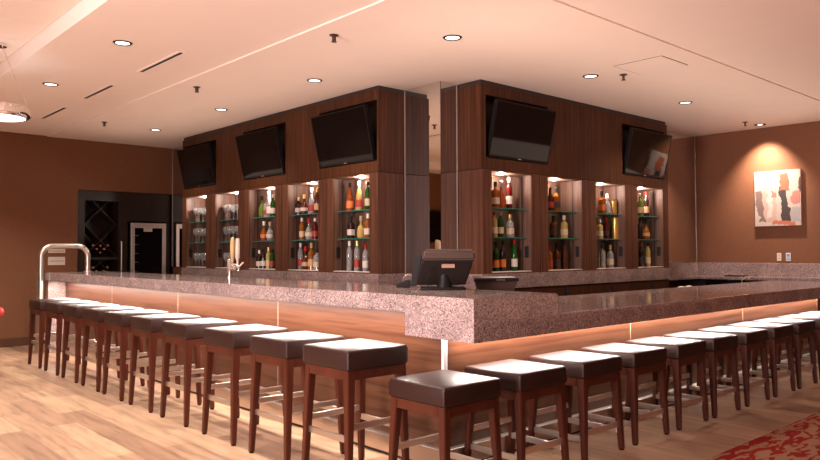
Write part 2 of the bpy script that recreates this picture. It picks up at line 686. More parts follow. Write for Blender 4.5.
# assumed lamps of the same grid, added without fixtures over the lounge behind the camera
for x, y in ((-2.4, .2), (-2.4, 2.4), (-2.4, 4.6), (-2.4, 6.8)):
    spot_light('assumed_downlight_beam', (x, y, CEIL + .1), (0, 0, -1), P_DOWN_LOUNGE, COOLW, math.radians(120), .7, .06)
spot_light('right_wall_fill_beam', (6.3, -.8, CEIL), (0, 0, -1), P_DOWN_RIGHT, WARM, math.radians(130), .8, .06)  # unseen spot added to lift the right-hand wall, no fixture
# the picture lamp: a darker recessed wall washer
t = thing('picture_light', 'small dark recessed spotlight in the ceiling above the painting', 'ceiling light', (7.393, 1.588, CEIL))
obj('trim_ring', lathe(BM(), [(.045, -.006), (.07, -.008), (.075, 0), (.045, 0)], 24, closed=True), M['black'], t, True)
obj('lens', lathe(BM(), [(.03, -.006), (.03, -.001)], 20), M['lamp'], t)
spot_light('picture_light_beam', (7.36, 1.60, CEIL - .03), (.32, .03, -.85), P_PICTURE, (1, .84, .72), math.radians(86), 1.0, .03)


def sprinkler(x, y, z, label):
    t = thing('ceiling_sprinkler', label, 'sprinkler', (x, y, z), 0, 'ceiling sprinklers')
    obj('flange', lathe(BM(), [(.012, -.012), (.036, -.006), (.036, 0), (.012, 0)], 18), M['bronze'], t, True)
    bm = lathe(BM(), [(.007, -.05), (.009, -.04), (.011, -.012)], 12)
    box(bm, -.017, -.013, -.004, .004, -.05, -.012)
    box(bm, .013, .017, -.004, .004, -.05, -.012)
    lathe(bm, [(.022, -.056), (.022, -.052)], 14)
    obj('head', bm, M['bronze'], t)


sprinkler(.705, 2.115, CEIL, 'small ceiling sprinkler above the bar, closest to the camera')
sprinkler(.705, 4.479, CEIL, 'small ceiling sprinkler over the bar between two downlights')
sprinkler(.705, 7.117, CEIL, 'small ceiling sprinkler near the far lounge wall')
sprinkler(3.54, 1.305, CEIL, 'small ceiling sprinkler beside the flat access hatch')
sprinkler(7.046, 1.640, CEIL, 'small ceiling sprinkler near the picture spotlight')

for (y0, y1), lab in zip(((3.416, 4.275), (5.03, 5.84), (6.548, 7.418)), ('nearest the camera', 'second of three in the lounge ceiling', 'nearest the far lounge wall')):
    z = CEIL + .012
    t = thing('air_slot', 'narrow dark linear air slot in the ceiling, ' + lab, 'air vent', (.048, y0, z), 0, 'linear ceiling air slots')
    obj('slot', box(BM(), .030, .066, y0, y1, z - .003, z), M['black'], t, world_space=True)
    bm = BM()
    box(bm, .012, .030, y0 - .02, y1 + .02, z - .006, z)
    box(bm, .066, .084, y0 - .02, y1 + .02, z - .006, z)
    obj('frame', bm, M['ceiling'], t, world_space=True)
bm = BM()
box(bm, 3.197, 3.656, .725, 1.189, CEIL - .004, CEIL)
t = thing('access_hatch', 'flat square access hatch flush in the ceiling before the televisions', 'ceiling hatch', (3.4265, .957, CEIL))
obj('panel', bm, M['ceiling'], t, world_space=True)
bm = BM()
for a in ((3.189, 3.197, .717, 1.197), (3.656, 3.664, .717, 1.197)):
    box(bm, a[0], a[1], a[2], a[3], CEIL - .002, CEIL)
for a in ((3.197, 3.656, .717, .725), (3.197, 3.656, 1.189, 1.197)):
    box(bm, a[0], a[1], a[2], a[3], CEIL - .002, CEIL)
obj('shadow_gap', bm, M['base'], t, world_space=True)

# pendant drum, mostly out of frame at the lounge side
px_, py_, pz_ = -1.06, 4.65, 2.49
t = thing('pendant_lamp', 'chrome drum pendant lamp with glowing diffuser hung over the lounge', 'pendant lamp', (px_, py_, pz_))
obj('shade', lathe(BM(), [(.215, 0), (.24, .004), (.255, .02), (.257, .055), (.250, .098), (.244, .098), (.244, .024), (.215, .024)], 48, closed=True), M['chrome'], t, True)
obj('diffuser', lathe(BM(), [(.2145, .001), (.2145, .018)], 48), M['lampbig'], t)
for a in (math.radians(-40), math.radians(80), math.radians(200)):
    obj('cable', tube(BM(), [(.247 * math.cos(a), .247 * math.sin(a), .095), (.02 * math.cos(a), .02 * math.sin(a), CEIL + .14 - pz_)], .0025, 6), M['steel'], t)
obj('canopy', lathe(BM(), [(.06, CEIL + .12 - pz_), (.06, CEIL + .147 - pz_)], 24), M['chrome'], t, True)
area_light('pendant_glow', (px_, py_, pz_ - .01), (0, 0, -1), .4, .4, P_PENDANT, (1, .86, .75))

# ------------------------------------------------------------------ back bar cabinets
# 'F' maps (along, depth behind the face, z) of a wing to the room


class Wing:
    def __init__(self, face, start, axis, n, pitch, depth):
        self.face, self.start, self.axis, self.n, self.pitch, self.depth = face, start, axis, n, pitch, depth

    def box(self, bm, a0, a1, d0, d1, z0, z1, bev=0):
        if self.axis == 'y':      # face looks along -x, runs along y
            return box(bm, self.face + d0, self.face + d1, a0, a1, z0, z1, bev)
        return box(bm, a0, a1, self.face + d0, self.face + d1, z0, z1, bev)

    def pt(self, a, d, z):
        return (self.face + d, a, z) if self.axis == 'y' else (a, self.face + d, z)

    def dir(self, a, d, z):
        return (d, a, z) if self.axis == 'y' else (a, d, z)


LW = Wing(2.042, 3.187, 'y', 5, .904, .351)     # depth reaches back to the mirror
RW = Wing(2.324, 2.633, 'x', 4, .907, .320)
Z_SILL, Z_TOP = 1.079, 2.116
NZ0, NZ1 = 1.092, 2.098
SH1, SH2 = 1.446, 1.744
WNAME = {id(LW): 'three-television', id(RW): 'two-television'}
ROWW = {id(LW): 'left', id(RW): 'right'}


def upper_panel(w, tvs, cat_label):
    a0, a1 = w.start, w.start + w.n * w.pitch
    t = thing('upper_panel', cat_label, 'wall panel', w.pt(a0, 0, Z_TOP), 0, 'upper walnut panels')
    z0, z1 = 2.228, 2.852
    bm = BM()
    cuts = sorted((c - .505, c + .505) for c in tvs)
    w.box(bm, a0, a1, 0, .02, Z_TOP, z0)
    w.box(bm, a0, a1, 0, .02, z1, CEIL - .045)
    p = a0
    for c0, c1 in cuts:
        c0, c1 = max(c0, a0 + .02), min(c1, a1 - .02)
        if c0 > p:
            w.box(bm, p, c0, 0, .02, z0, z1)
        p = c1
    w.box(bm, p, a1, 0, .02, z0, z1)
    for c0, c1 in cuts:                       # recess linings
        c0, c1 = max(c0, a0 + .02), min(c1, a1 - .02)
        w.box(bm, c0 - .015, c0, .02, .2, z0 - .02, z1 + .02)
        w.box(bm, c1, c1 + .015, .02, .2, z0 - .02, z1 + .02)
        w.box(bm, c0, c1, .02, .2, z0 - .02, z0)
        w.box(bm, c0, c1, .02, .2, z1, z1 + .02)
    obj('face_board', bm, M['walnut'], t, world_space=True)
    bm = BM()
    w.box(bm, a0, a0 + .02, .02, w.depth, Z_TOP, CEIL - .045)
    obj('side_board', bm, M['walnut'], t, world_space=True)
    bm = BM()
    w.box(bm, a1 - .02, a1, .02, w.depth, Z_TOP, CEIL - .045)
    obj('side_board', bm, M['walnut'], t, world_space=True)
    for c0, c1 in cuts:
        bm = BM()
        w.box(bm, max(c0, a0 + .02), min(c1, a1 - .02), .2, .215, z0 - .02, z1 + .02)
        obj('recess_back', bm, M['crown'], t, world_space=True)
    bm = BM()
    w.box(bm, a0 + .014, a1 - .014, .014, w.depth, CEIL - .045, CEIL - .0005)
    obj('crown_moulding', bm, M['crown'], t, world_space=True)


upper_panel(LW, (3.715, 5.42, 7.17), 'long walnut panel above the niches with three television recesses')
upper_panel(RW, (3.205, 5.675), 'walnut panel above the niches with two television recesses')


def television(w, c, label, tilt=.125, ht=.565, wd=.955):
    """tilted forward: lower edge at the panel's face, upper edge out in front"""
    t = thing('television', label, 'television', w.pt(c, .02, 2.245), 0, 'bar televisions')
    s = tilt / ht
    th = .045
    cz = math.sqrt(1 - s * s)

    def P(a, h, q):            # a along, h up the screen, q behind the screen
        return w.pt(c + a, .015 - h * s + q * cz, 2.243 + h * cz + q * s)

    def slab(a0, a1, h0, h1, q0, q1):
        return hexa(BM(), [P(a0, h0, q0), P(a1, h0, q0), P(a1, h0, q1), P(a0, h0, q1)], [P(a0, h1, q0), P(a1, h1, q0), P(a1, h1, q1), P(a0, h1, q1)])
    h = wd / 2
    obj('casing', slab(-h, h, 0, ht, .004, th), M['black'], t, world_space=True)
    bm = BM()
    for a0, a1, h0, h1 in ((-h, h, 0, .022), (-h, h, ht - .012, ht), (-h, -h + .012, .022, ht - .012), (h - .012, h, .022, ht - .012)):
        s1 = slab(a0, a1, h0, h1, 0, .006)
        me = bpy.data.meshes.new('tmp')
        s1.to_mesh(me)
        bm.from_mesh(me)
        bpy.data.meshes.remove(me)
        s1.free()
    obj('bezel', bm, M['black'], t, world_space=True)
    obj('screen', slab(-h + .012, h - .012, .022, ht - .012, .002, .0045), M['screen'], t, world_space=True)
    obj('badge', slab(-.022, .022, .006, .014, -.0015, 0), M['steel'], t, world_space=True)
    bm = BM()
    w.box(bm, c - .06, c + .06, .03, .2, 2.48, 2.60)
    obj('wall_bracket', bm, M['black'], t, world_space=True)


television(LW, 3.76, 'black tilted television nearest the column corner, of the three in a row')
television(LW, 5.46, 'black tilted television in the middle of the three in a row')
television(LW, 7.20, 'black tilted television nearest the far lounge wall')
television(RW, 3.235, 'black tilted television beside the column corner with room reflections')
television(RW, 5.72, 'black tilted television nearest the painting')


def display_cabinet(w, i, label):
    a0 = w.start + i * w.pitch
    a1 = a0 + w.pitch
    c = (a0 + a1) / 2
    n0, n1 = c - .313, c + .313
    t = thing('display_cabinet', label, 'display cabinet', w.pt(c, 0, Z_SILL), 0, 'lit walnut bottle niches')
    g = .005
    bm = BM()
    w.box(bm, a0 + g, n0, -.006, .014, Z_SILL, Z_TOP - g)
    w.box(bm, n1, a1 - g, -.006, .014, Z_SILL, Z_TOP - g)
    w.box(bm, n0, n1, -.006, .014, NZ1, Z_TOP - g)
    w.box(bm, n0, n1, -.006, .014, Z_SILL, NZ0)
    obj('front_frame', bm, M['walnut_door'], t, world_space=True)
    bm = BM()
    w.box(bm, a0 + g, a0 + .02, .014, w.depth, Z_SILL, Z_TOP - g)
    w.box(bm, a1 - .02, a1 - g, .014, w.depth, Z_SILL, Z_TOP - g)
    w.box(bm, a0 + .02, a1 - .02, .3, w.depth - .01, Z_SILL, Z_TOP - g)
    obj('carcass', bm, M['walnut_door'], t, world_space=True)
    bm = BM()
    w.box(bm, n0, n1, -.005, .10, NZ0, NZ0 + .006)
    obj('lit_floor_strip', bm, M['white'], t, world_space=True)  # pale strip standing for the brightly lit niche floor
    bm = BM()
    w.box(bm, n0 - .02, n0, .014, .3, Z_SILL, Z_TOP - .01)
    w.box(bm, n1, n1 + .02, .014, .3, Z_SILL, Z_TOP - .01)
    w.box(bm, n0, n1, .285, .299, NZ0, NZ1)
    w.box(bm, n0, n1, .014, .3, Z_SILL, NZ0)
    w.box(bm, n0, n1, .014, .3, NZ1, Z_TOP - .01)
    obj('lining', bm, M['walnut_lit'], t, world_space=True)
    # sliding-door grooves in both jambs and the black finger pull on the one away from the corner
    for s, n in ((1, n0), (-1, n1)):
        e = n + s * .0015
        bm = BM()
        w.box(bm, min(n, e), max(n, e), .112, .128, NZ0, NZ1)
        obj('door_groove', bm, M['crown'], t, world_space=True)
    bm = BM()
    w.box(bm, n1 - .006, n1, .035, .085, 1.235, 1.355, .002)
    obj('finger_pull', bm, M['blackhole'], t, world_space=True)
    for z in (SH1, SH2):
        bm = BM()
        w.box(bm, n0 + .003, n1 - .003, .047, .283, z - .010, z)
        sh = obj('glass_shelf', bm, M['shelfglass'], t, world_space=True)
        bm = BM()
        w.box(bm, n0 + .003, n1 - .003, .044, .047, z - .010, z)
        e = obj('polished_edge', bm, M['glassedge'], sh)
        e.data.transform(Matrix.Translation(-Vector(t.location)))
        for s, n in ((1, n0), (-1, n1)):
            for d in (.07, .25):
                bm = BM()
                w.box(bm, min(n, n + s * .016), max(n, n + s * .016), d - .006, d + .006, z - .021, z - .0101)
                p = obj('support_pin', bm, M['chrome'], sh)
                p.data.transform(Matrix.Translation(-Vector(t.location)))
    p = w.pt(c, .15, NZ1)
    obj('niche_light', lathe(BM(), [(.022, -.004), (.028, -.003), (.03, 0)], 20, p), M['lamp'], t, world_space=True)
    point_light('niche_glow', w.pt(c, .13, NZ1 - .045), P_NICHE, (1, .82, .72), .02)
    return t


for i in range(5):
    display_cabinet(LW, i, ['lit walnut bottle niche nearest the column corner, under a television', 'second lit bottle niche from the corner in the three-television wing',
                            'third lit bottle niche from the corner in the three-television wing', 'lit niche of wine glasses behind the beer tap',
                            'lit niche of wine glasses nearest the far lounge wall'][i])
for i in range(4):
    display_cabinet(RW, i, ['lit bottle niche behind the till, under the two-television wing', 'second lit bottle niche from the till in the two-television wing',
                            'third lit bottle niche from the till in the two-television wing', 'lit bottle niche nearest the painting'][i])


def base_units(w, wing_label):
    a0, a1 = w.start, w.start + w.n * w.pitch
    bm = BM()
    w.box(bm, a0 - .004, a1 + .004, -.012, w.depth - .002, .927, Z_SILL, .004)
    o = obj('granite_ledge', bm, M['granite'])
    tag(o, 'granite ledge band under the bottle niches of the ' + wing_label, 'ledge', 'granite ledges')
    for i in range(w.n):
        c0, c1 = a0 + i * w.pitch, a0 + (i + 1) * w.pitch
        t = thing('base_cabinet', 'low walnut base cabinet below the granite ledge, ' + ORD[i] + ' from the corner, ' + wing_label, 'base cabinet', w.pt((c0 + c1) / 2, .1, 0), 0, 'walnut base cabinets')
        bm = BM()
        w.box(bm, c0 + .002, c1 - .002, .02, w.depth - .002, .1, .925)
        w.box(bm, c0 + .002, c1 - .002, .06, w.depth - .002, 0, .1)
        obj('carcass', bm, M['walnut'], t, world_space=True)
        for k in (0, 1):
            d0, d1 = c0 + .006 + k * w.pitch / 2, c0 - .006 + (k + 1) * w.pitch / 2
            bm = BM()
            w.box(bm, d0, d1, 0, .019, .11, .915, .002)
            d = obj('door', bm, M['walnut'], t, world_space=True)
            bm = BM()
            e = d1 - .03 if k == 0 else d0 + .03
            w.box(bm, e - .014, e + .014, -.012, 0, .78, .90, .003)
            h = obj('pull', bm, M['blackhole'], d)
            h.data.transform(Matrix.Translation(-Vector(t.location)))


base_units(LW, 'three-television wing')
base_units(RW, 'two-television wing')

bm = BM()
box(bm, XM - .012, XM + .019, YM - .012, LW.start - .006, .927, 1.0785, .003)
box(bm, XM + .0195, RW.start - .006, YM - .012, YM + .019, .927, 1.0785, .003)
tag(obj('granite_ledge', bm, M['granite']), 'short granite ledge band round the mirrored column corner', 'ledge', 'granite ledges')

# ------------------------------------------------------------------ bottles and glasses in the niches
GL = {
    'amber': mat('amber_spirit', (.48, .15, .028), .05, Transmission_Weight=.55, IOR=1.3),
    'orange': mat('orange_spirit', (.55, .12, .025), .05, Transmission_Weight=.55, IOR=1.3),
    'dark': mat('dark_bottle_glass', (.022, .011, .008), .08),
    'brown': mat('brown_bottle_glass', (.10, .028, .012), .08, Transmission_Weight=.3, IOR=1.3),
    'clear': mat('clear_bottle_glass', (.90, .88, .87), .05, Transmission_Weight=.75, IOR=1.3),
    'green': mat('green_bottle_glass', (.022, .10, .018), .06, Transmission_Weight=.4, IOR=1.3),
    'lime': mat('lime_bottle_glass', (.16, .26, .035), .06, Transmission_Weight=.4, IOR=1.3),
    'red': mat('red_spirit', (.12, .010, .008), .06, Transmission_Weight=.35, IOR=1.3),
    'yellow': mat('yellow_spirit', (.72, .50, .16), .08, Transmission_Weight=.45, IOR=1.3),
    'gold': mat('gold_foil', (.80, .48, .14), .3, .8),
}
CP = {'black': M['black'], 'white': M['white'], 'red': M['red'], 'gold': GL['gold'], 'blue': mat('navy_cap', (.03, .03, .12), .4), 'tan': mat('tan_cork', (.45, .28, .15), .6), 'steel': M['steel']}
LB = {'white': mat('white_paper_label', (.62, .53, .46), .6), 'cream': mat('cream_paper_label', (.55, .42, .26), .6), 'red': mat('red_paper_label', (.33, .030, .020), .6),
      'orange': mat('orange_paper_label', (.60, .15, .03), .6), 'black': mat('black_paper_label', (.03, .02, .018), .6), 'tan': mat('tan_paper_label', (.48, .30, .16), .6)}
SHAPE = {  # profile of the body for height 1 (radius in metres), neck start, section power
    'wine': ([(.034, 0), (.0365, .01), (.0365, .60), (.033, .68), (.018, .76), (.0135, .82), (.0135, .93)], .93, 2, .0145),
    'tall': ([(.033, 0), (.036, .012), (.036, .64), (.030, .72), (.016, .79), (.0135, .84), (.0135, .91)], .91, 2, .016),
    'round': ([(.030, 0), (.044, .04), (.050, .22), (.046, .42), (.028, .56), (.015, .64), (.0135, .70), (.0135, .86)], .86, 2, .019),
    'square': ([(.034, 0), (.038, .012), (.038, .60), (.034, .66), (.018, .72), (.014, .76), (.014, .88)], .88, 5, .017),
    'taper': ([(.044, 0), (.046, .015), (.034, .55), (.022, .70), (.014, .80), (.014, .90)], .90, 2, .016),
    'tube': ([(.045, 0), (.046, .01), (.046, .94)], .94, 2, .047),
}
MESH = {}


def bottle(w, a, z, shape, ht, glass, cap, label, text, d=.13):
    key = (shape, round(ht, 2))
    prof, cz, pw, crad = SHAPE[shape]
    if key not in MESH:
        body = mesh_from('body', lathe(BM(), [(r * .92, q * ht) for r, q in prof], 16, power=pw), M['black'], True)
        capm = mesh_from('cap', lathe(BM(), [(crad, (cz - .07) * ht), (crad, ht * .995), (crad * .9, ht)], 12), M['black'], True)
        lr = max(r for r, q in prof if q < .62) * .92 + .0006
        if shape == 'taper':
            lp = [(.0425, .12 * ht), (.0368, .36 * ht)]
        elif shape == 'round':
            lp = [(.0465, .17 * ht), (.0474, .24 * ht), (.0458, .34 * ht)]
        else:
            lp = [(lr, .15 * ht), (lr, .40 * ht)]
        lab = mesh_from('paper_label', lathe(BM(), lp, 16, power=pw), M['black'], True)
        MESH[key] = (body, capm, lab)
    t = thing('bottle', text, 'bottle', w.pt(a, d, z), 0, 'bottles in the lit niches')
    for nm, me, mt in zip(('body', 'cap', 'paper_label'), MESH[key], (GL[glass], CP[cap], LB.get(label))):
        if mt is None:
            continue
        o = bpy.data.objects.new(nm, me)
        COL.objects.link(o)
        o.parent = t
        o.material_slots[0].link = 'OBJECT'
        o.material_slots[0].material = mt
    return t


NICHE = {  # wing, niche phrase
    'L1': (LW, 'corner niche of the three-television wing'), 'L2': (LW, 'second niche of the three-television wing'), 'L3': (LW, 'third niche of the three-television wing'),
    'R1': (RW, 'niche behind the till'), 'R2': (RW, 'second niche of the two-television wing'), 'R3': (RW, 'third niche of the two-television wing'), 'R4': (RW, 'niche nearest the painting'),
}
ZS = {'top': SH2, 'middle': SH1, 'bottom': NZ0}
HUE = {'amber': 'amber', 'orange': 'orange', 'dark': 'nearly black', 'brown': 'brown', 'clear': 'clear', 'green': 'green', 'lime': 'lime green', 'red': 'dark red', 'yellow': 'pale yellow', 'gold': 'gold'}
ROWS = [
    ('L1', 'top', [(3.83, 'taper', .31, 'orange', 'black', 'orange'), (3.672, 'taper', .32, 'yellow', 'white', 'red'), (3.519, 'wine', .30, 'green', 'black', 'cream')]),
    ('L1', 'middle', [(3.812, 'square', .25, 'dark', 'black', 'white'), (3.638, 'round', .24, 'yellow', 'tan', None), (3.519, 'square', .26, 'amber', 'white', 'white')]),
    ('L1', 'bottom', [(3.839, 'tall', .33, 'clear', 'white', None), (3.707, 'tall', .325, 'clear', 'gold', 'red'), (3.561, 'tall', .29, 'clear', 'red', 'white')]),
    ('L2', 'top', [(4.835, 'square', .21, 'dark', 'gold', 'white'), (4.719, 'round', .24, 'brown', 'gold', 'white'), (4.564, 'taper', .30, 'clear', 'white', 'red'), (4.453, 'wine', .29, 'brown', 'gold', 'tan')]),
    ('L2', 'middle', [(4.761, 'tall', .26, 'amber', 'white', 'cream'), (4.615, 'round', .25, 'clear', 'red', 'cream'), (4.493, 'tall', .25, 'red', 'white', 'red')]),
    ('L2', 'bottom', [(4.792, 'tall', .32, 'clear', 'white', 'red'), (4.687, 'round', .28, 'brown', 'red', 'tan'), (4.564, 'square', .32, 'amber', 'tan', 'tan'), (4.453, 'square', .25, 'clear', 'black', 'cream')]),
    ('L3', 'top', [(5.67, 'round', .28, 'lime', 'black', None), (5.573, 'tall', .23, 'clear', 'red', 'red'), (5.501, 'tall', .33, 'clear', 'white', 'white'), (5.406, 'wine', .28, 'green', 'white', 'white')]),
    ('L3', 'middle', [(5.622, 'round', .25, 'amber', 'white', 'orange'), (5.477, 'round', .24, 'clear', 'tan', 'white')]),
    ('L3', 'bottom', [(5.732, 'square', .24, 'dark', 'white', 'white'), (5.634, 'wine', .26, 'dark', 'black', 'white'), (5.513, 'tall', .27, 'yellow', 'gold', 'cream'), (5.43, 'tall', .25, 'green', 'black', 'red')]),
    ('R1', 'top', [(2.985, 'square', .27, 'amber', 'black', 'white'), (3.075, 'round', .28, 'orange', 'steel', None), (3.20, 'tall', .33, 'red', 'white', 'white')]),
    ('R1', 'middle', [(2.965, 'wine', .26, 'yellow', 'red', 'white'), (3.061, 'wine', .26, 'green', 'steel', 'cream'), (3.212, 'square', .24, 'clear', 'gold', 'cream')]),
    ('R1', 'bottom', [(2.985, 'wine', .31, 'green', 'black', 'orange'), (3.093, 'wine', .32, 'dark', 'black', 'orange'), (3.277, 'wine', .33, 'green', 'red', 'white')]),
    ('R2', 'top', [(3.905, 'square', .26, 'brown', 'black', 'red'), (4.02, 'square', .27, 'amber', 'black', 'black')]),
    ('R2', 'middle', [(3.955, 'square', .25, 'brown', 'black', 'black'), (4.154, 'square', .26, 'yellow', 'white', 'cream')]),
    ('R2', 'bottom', [(3.88, 'tall', .27, 'amber', 'red', 'red'), (4.01, 'square', .30, 'brown', 'black', 'black'), (4.165, 'wine', .33, 'brown', 'black', None)]),
    ('R3', 'top', [(4.915, 'square', .28, 'amber', 'black', 'orange'), (5.04, 'round', .25, 'clear', 'white', None), (5.16, 'tube', .17, 'gold', 'gold', None)]),
    ('R3', 'middle', [(4.864, 'square', .24, 'yellow', 'white', 'white'), (5.003, 'tall', .26, 'red', 'red', 'black'), (5.20, 'tube', .26, 'gold', 'gold', None)]),
    ('R3', 'bottom', [(4.91, 'square', .30, 'clear', 'blue', None), (5.085, 'square', .28, 'clear', 'tan', 'cream')]),
    ('R4', 'top', [(5.79, 'wine', .29, 'lime', 'steel', 'cream'), (5.942, 'wine', .32, 'dark', 'red', 'tan')]),
    ('R4', 'middle', [(5.78, 'wine', .27, 'dark', 'black', None), (5.93, 'round', .26, 'amber', 'black', 'tan')]),
    ('R4', 'bottom', [(5.80, 'wine', .32, 'dark', 'red', 'black'), (5.965, 'tall', .32, 'yellow', 'black', 'cream')]),
]
for nk, sh, items in ROWS:
    w, phrase = NICHE[nk]
    seen_words = {}
    for a, shape, ht, glass, cap, label in items:
        word = HUE[glass]
        extra = f' with {cap} cap'
        if shape == 'tube':
            txt = f'{word} tube box standing among bottles, {sh} shelf, {phrase}'
        else:
            kind = {'wine': 'wine-shaped bottle', 'tall': 'tall bottle', 'round': 'round bottle', 'square': 'square bottle', 'taper': 'tapering bottle'}[shape]
            txt = f'{word} {kind}{extra}, {sh} shelf, {phrase}'
            if (word, kind, cap) in seen_words:
                txt = txt.replace(' bottle', f' {label or "plain"}-labelled bottle', 1)
            seen_words[(word, kind, cap)] = 1
        bottle(w, a, ZS[sh], shape, ht, glass, cap, label, txt)

# stemmed glasses, two niches, three shelves each
GLS = None
GP = [(.033, 0), (.033, .003), (.006, .008), (.0045, .03), (.0045, .085), (.012, .095), (.034, .125), (.040, .155), (.036, .205), (.0345, .205), (.038, .155), (.032, .127), (.010, .099), (.002, .098)]
for i, phrase in ((3, 'niche behind tap'), (4, 'farthest niche')):
    c = LW.start + (i + .5) * LW.pitch
    for sh in ('bottom', 'middle', 'top'):
        for r_, d in (('front', .10), ('rear', .21)):
            for k in range(5):
                a = c + .21 - k * .105
                lab = f'{ORD[k]} wine glass from the far jamb, {r_} row, {sh} shelf, {phrase}'
                if GLS is None:
                    GLS = mesh_from('wine_glass', lathe(BM(), GP, 18), M['stemglass'], True)
                o = bpy.data.objects.new('wine_glass', GLS)
                COL.objects.link(o)
                o.location = LW.pt(a, d, ZS[sh] + .0005)
                tag(o, lab, 'wine glass', 'wine glasses in the lit niches')

# ------------------------------------------------------------------ the bar itself
CX, CY = .2096, .1942
ZT, ZL, ZB, ZRT = 1.050, .948, .815, .930
YEND, XEND = 7.86, 6.80
PX, PY = .447, .662                      # bar front planes

bm = BM()
prism(bm, [(CX, CY), (.945, CY), (.945, .95), (1.0, .95), (1.0, YEND), (CX, YEND)], 2, ZL, ZT)
t = thing('bar_counter', 'tall speckled granite bar top with thick corner block', 'counter', (CX, CY, ZL))
bmesh.ops.bevel(bm, geom=list(bm.edges), offset=.005, segments=2, affect='EDGES')
obj('slab', bm, M['granite'], t, world_space=True)
bm = BM()
prism(bm, [(CX - .0015, CY - .0015), (.9465, CY - .0015), (.9465, .30), (.33, .30), (.33, .739), (CX - .0015, .739)], 2, ZB, ZT - .006)
obj('corner_block', bm, M['granite'], t, world_space=True)
bm = BM()
box(bm, .947, XEND, CY, 1.19, ZB, ZRT, .005)
t = thing('bar_counter', 'lower speckled granite counter before the two-television wing', 'counter', (3.8, .7, ZB))
obj('slab', bm, M['granite'], t, world_space=True)

t = thing('bar_end_panel', 'granite panel closing the bar end by the steel rail', 'end panel', (.5, YEND - .05, 0))
obj('slab', box(BM(), .235, .98, YEND - .09, YEND - .004, 0, ZL - .001, .004), M['granite'], t, world_space=True)


def bar_front(left):
    lab = 'cherry veneer bar front under the tall granite top' if left else 'cherry veneer bar front under the lower granite counter'
    t = thing('bar_cladding', lab, 'bar front', (PX, 4.2, 0) if left else (3.6, PY, 0), 0, 'bar fronts')
    zt = ZL - .001 if left else ZB - .001
    joints = [PY + .012, 2.51, 4.327, 6.081, YEND - .091] if left else [PX + .012, 2.531, 4.588, 6.60]
    for a, b_ in zip(joints, joints[1:]):
        bm = BM()
        if left:
            box(bm, PX, PX + .03, a + .004, b_ - .004, .128, zt)
        else:
            box(bm, a + .004, b_ - .004, PY, PY + .03, .128, zt)
        obj('veneer_panel', bm, M['cherry'], t, world_space=True)
    for a in joints[1:-1] if left else joints[1:]:
        bm = BM()
        if left:
            box(bm, PX - .001, PX + .03, a - .004, a + .004, .128, zt)
        else:
            box(bm, a - .004, a + .004, PY - .001, PY + .03, .128, zt)
        obj('joint_strip', bm, M['joint'], t, world_space=True)
    bm = BM()
    if left:
        box(bm, PX + .031, PX + .10, PY + .10, YEND - .1, .0, zt)
    else:
        box(bm, PX + .10, 6.60, PY + .031, PY + .10, .0, zt)
    obj('core', bm, M['walnut'], t, world_space=True)
    bm = BM()
    if left:
        box(bm, PX - .045, PX + .03, PY - .045, YEND - .091, .02, .127, .004)
    else:
        box(bm, PX + .031, 6.60, PY - .045, PY + .03, .02, .127, .004)
    obj('kick_plate', bm, M['steel'], t, world_space=True)
    bm = BM()
    if left:
        box(bm, PX - .02, PX + .03, PY, YEND - .091, 0, .02)
    else:
        box(bm, PX + .031, 6.60, PY - .02, PY + .03, 0, .02)
    obj('plinth', bm, M['crown'], t, world_space=True)
    if left:
        obj('corner_trim', box(BM(), PX - .008, PX + .026, PY - .008, PY + .012, .128, ZB - .001, .002), M['trim'], t, world_space=True)
    return t


bar_front(True)
bar_front(False)
o = tag(obj('led_strip', box(BM(), .291, .309, .78, YEND - .12, ZL - .009, ZL), M['led']), 'slim glowing light strip under the tall granite bar top', 'light strip', 'bar light strips')
o = tag(obj('led_strip', box(BM(), .55, 6.55, .603, .621, ZB - .009, ZB), M['led']), 'slim glowing light strip under the lower granite counter', 'light strip', 'bar light strips')

# steel service rail over the bar's far end
rx0, rx1, ry, rz, R = .166, .752, YEND - .02, 1.398, .14
path = [(rx0, ry, 0), (rx0, ry, .6), (rx0, ry, rz - R)] + arc((rx0 + R, ry, rz - R), (-1, 0, 0), (0, 0, 1), R, 0, PI / 2, 10)[1:] + arc((rx1 - R, ry, rz - R), (0, 0, 1), (1, 0, 0), R, 0, PI / 2, 10) + [(rx1, ry, ZT)]
t = thing('service_rail', 'bent steel tube rail arching over the far bar end', 'rail', (rx0, ry, 0))
obj('tube', tube(BM(), path, .036, 16), M['rail'], t, True, True)
bm = lathe(BM(), [(.055, 0), (.055, .008), (.034, .012)], 20, (rx0, ry, 0))
obj('floor_flange', bm, M['rail'], t, True, True)
bm = lathe(BM(), [(.055, ZT), (.055, ZT + .008), (.034, ZT + .012)], 20, (rx1, ry, 0))
obj('counter_flange', bm, M['rail'], t, True, True)
t = thing('rail_post', 'thin upright metal post beside the steel rail', 'post', (.15, YEND + .1, 0))
obj('post', box(BM(), .140, .160, YEND + .09, YEND + .11, 0, 1.06), M['rail'], t, world_space=True)

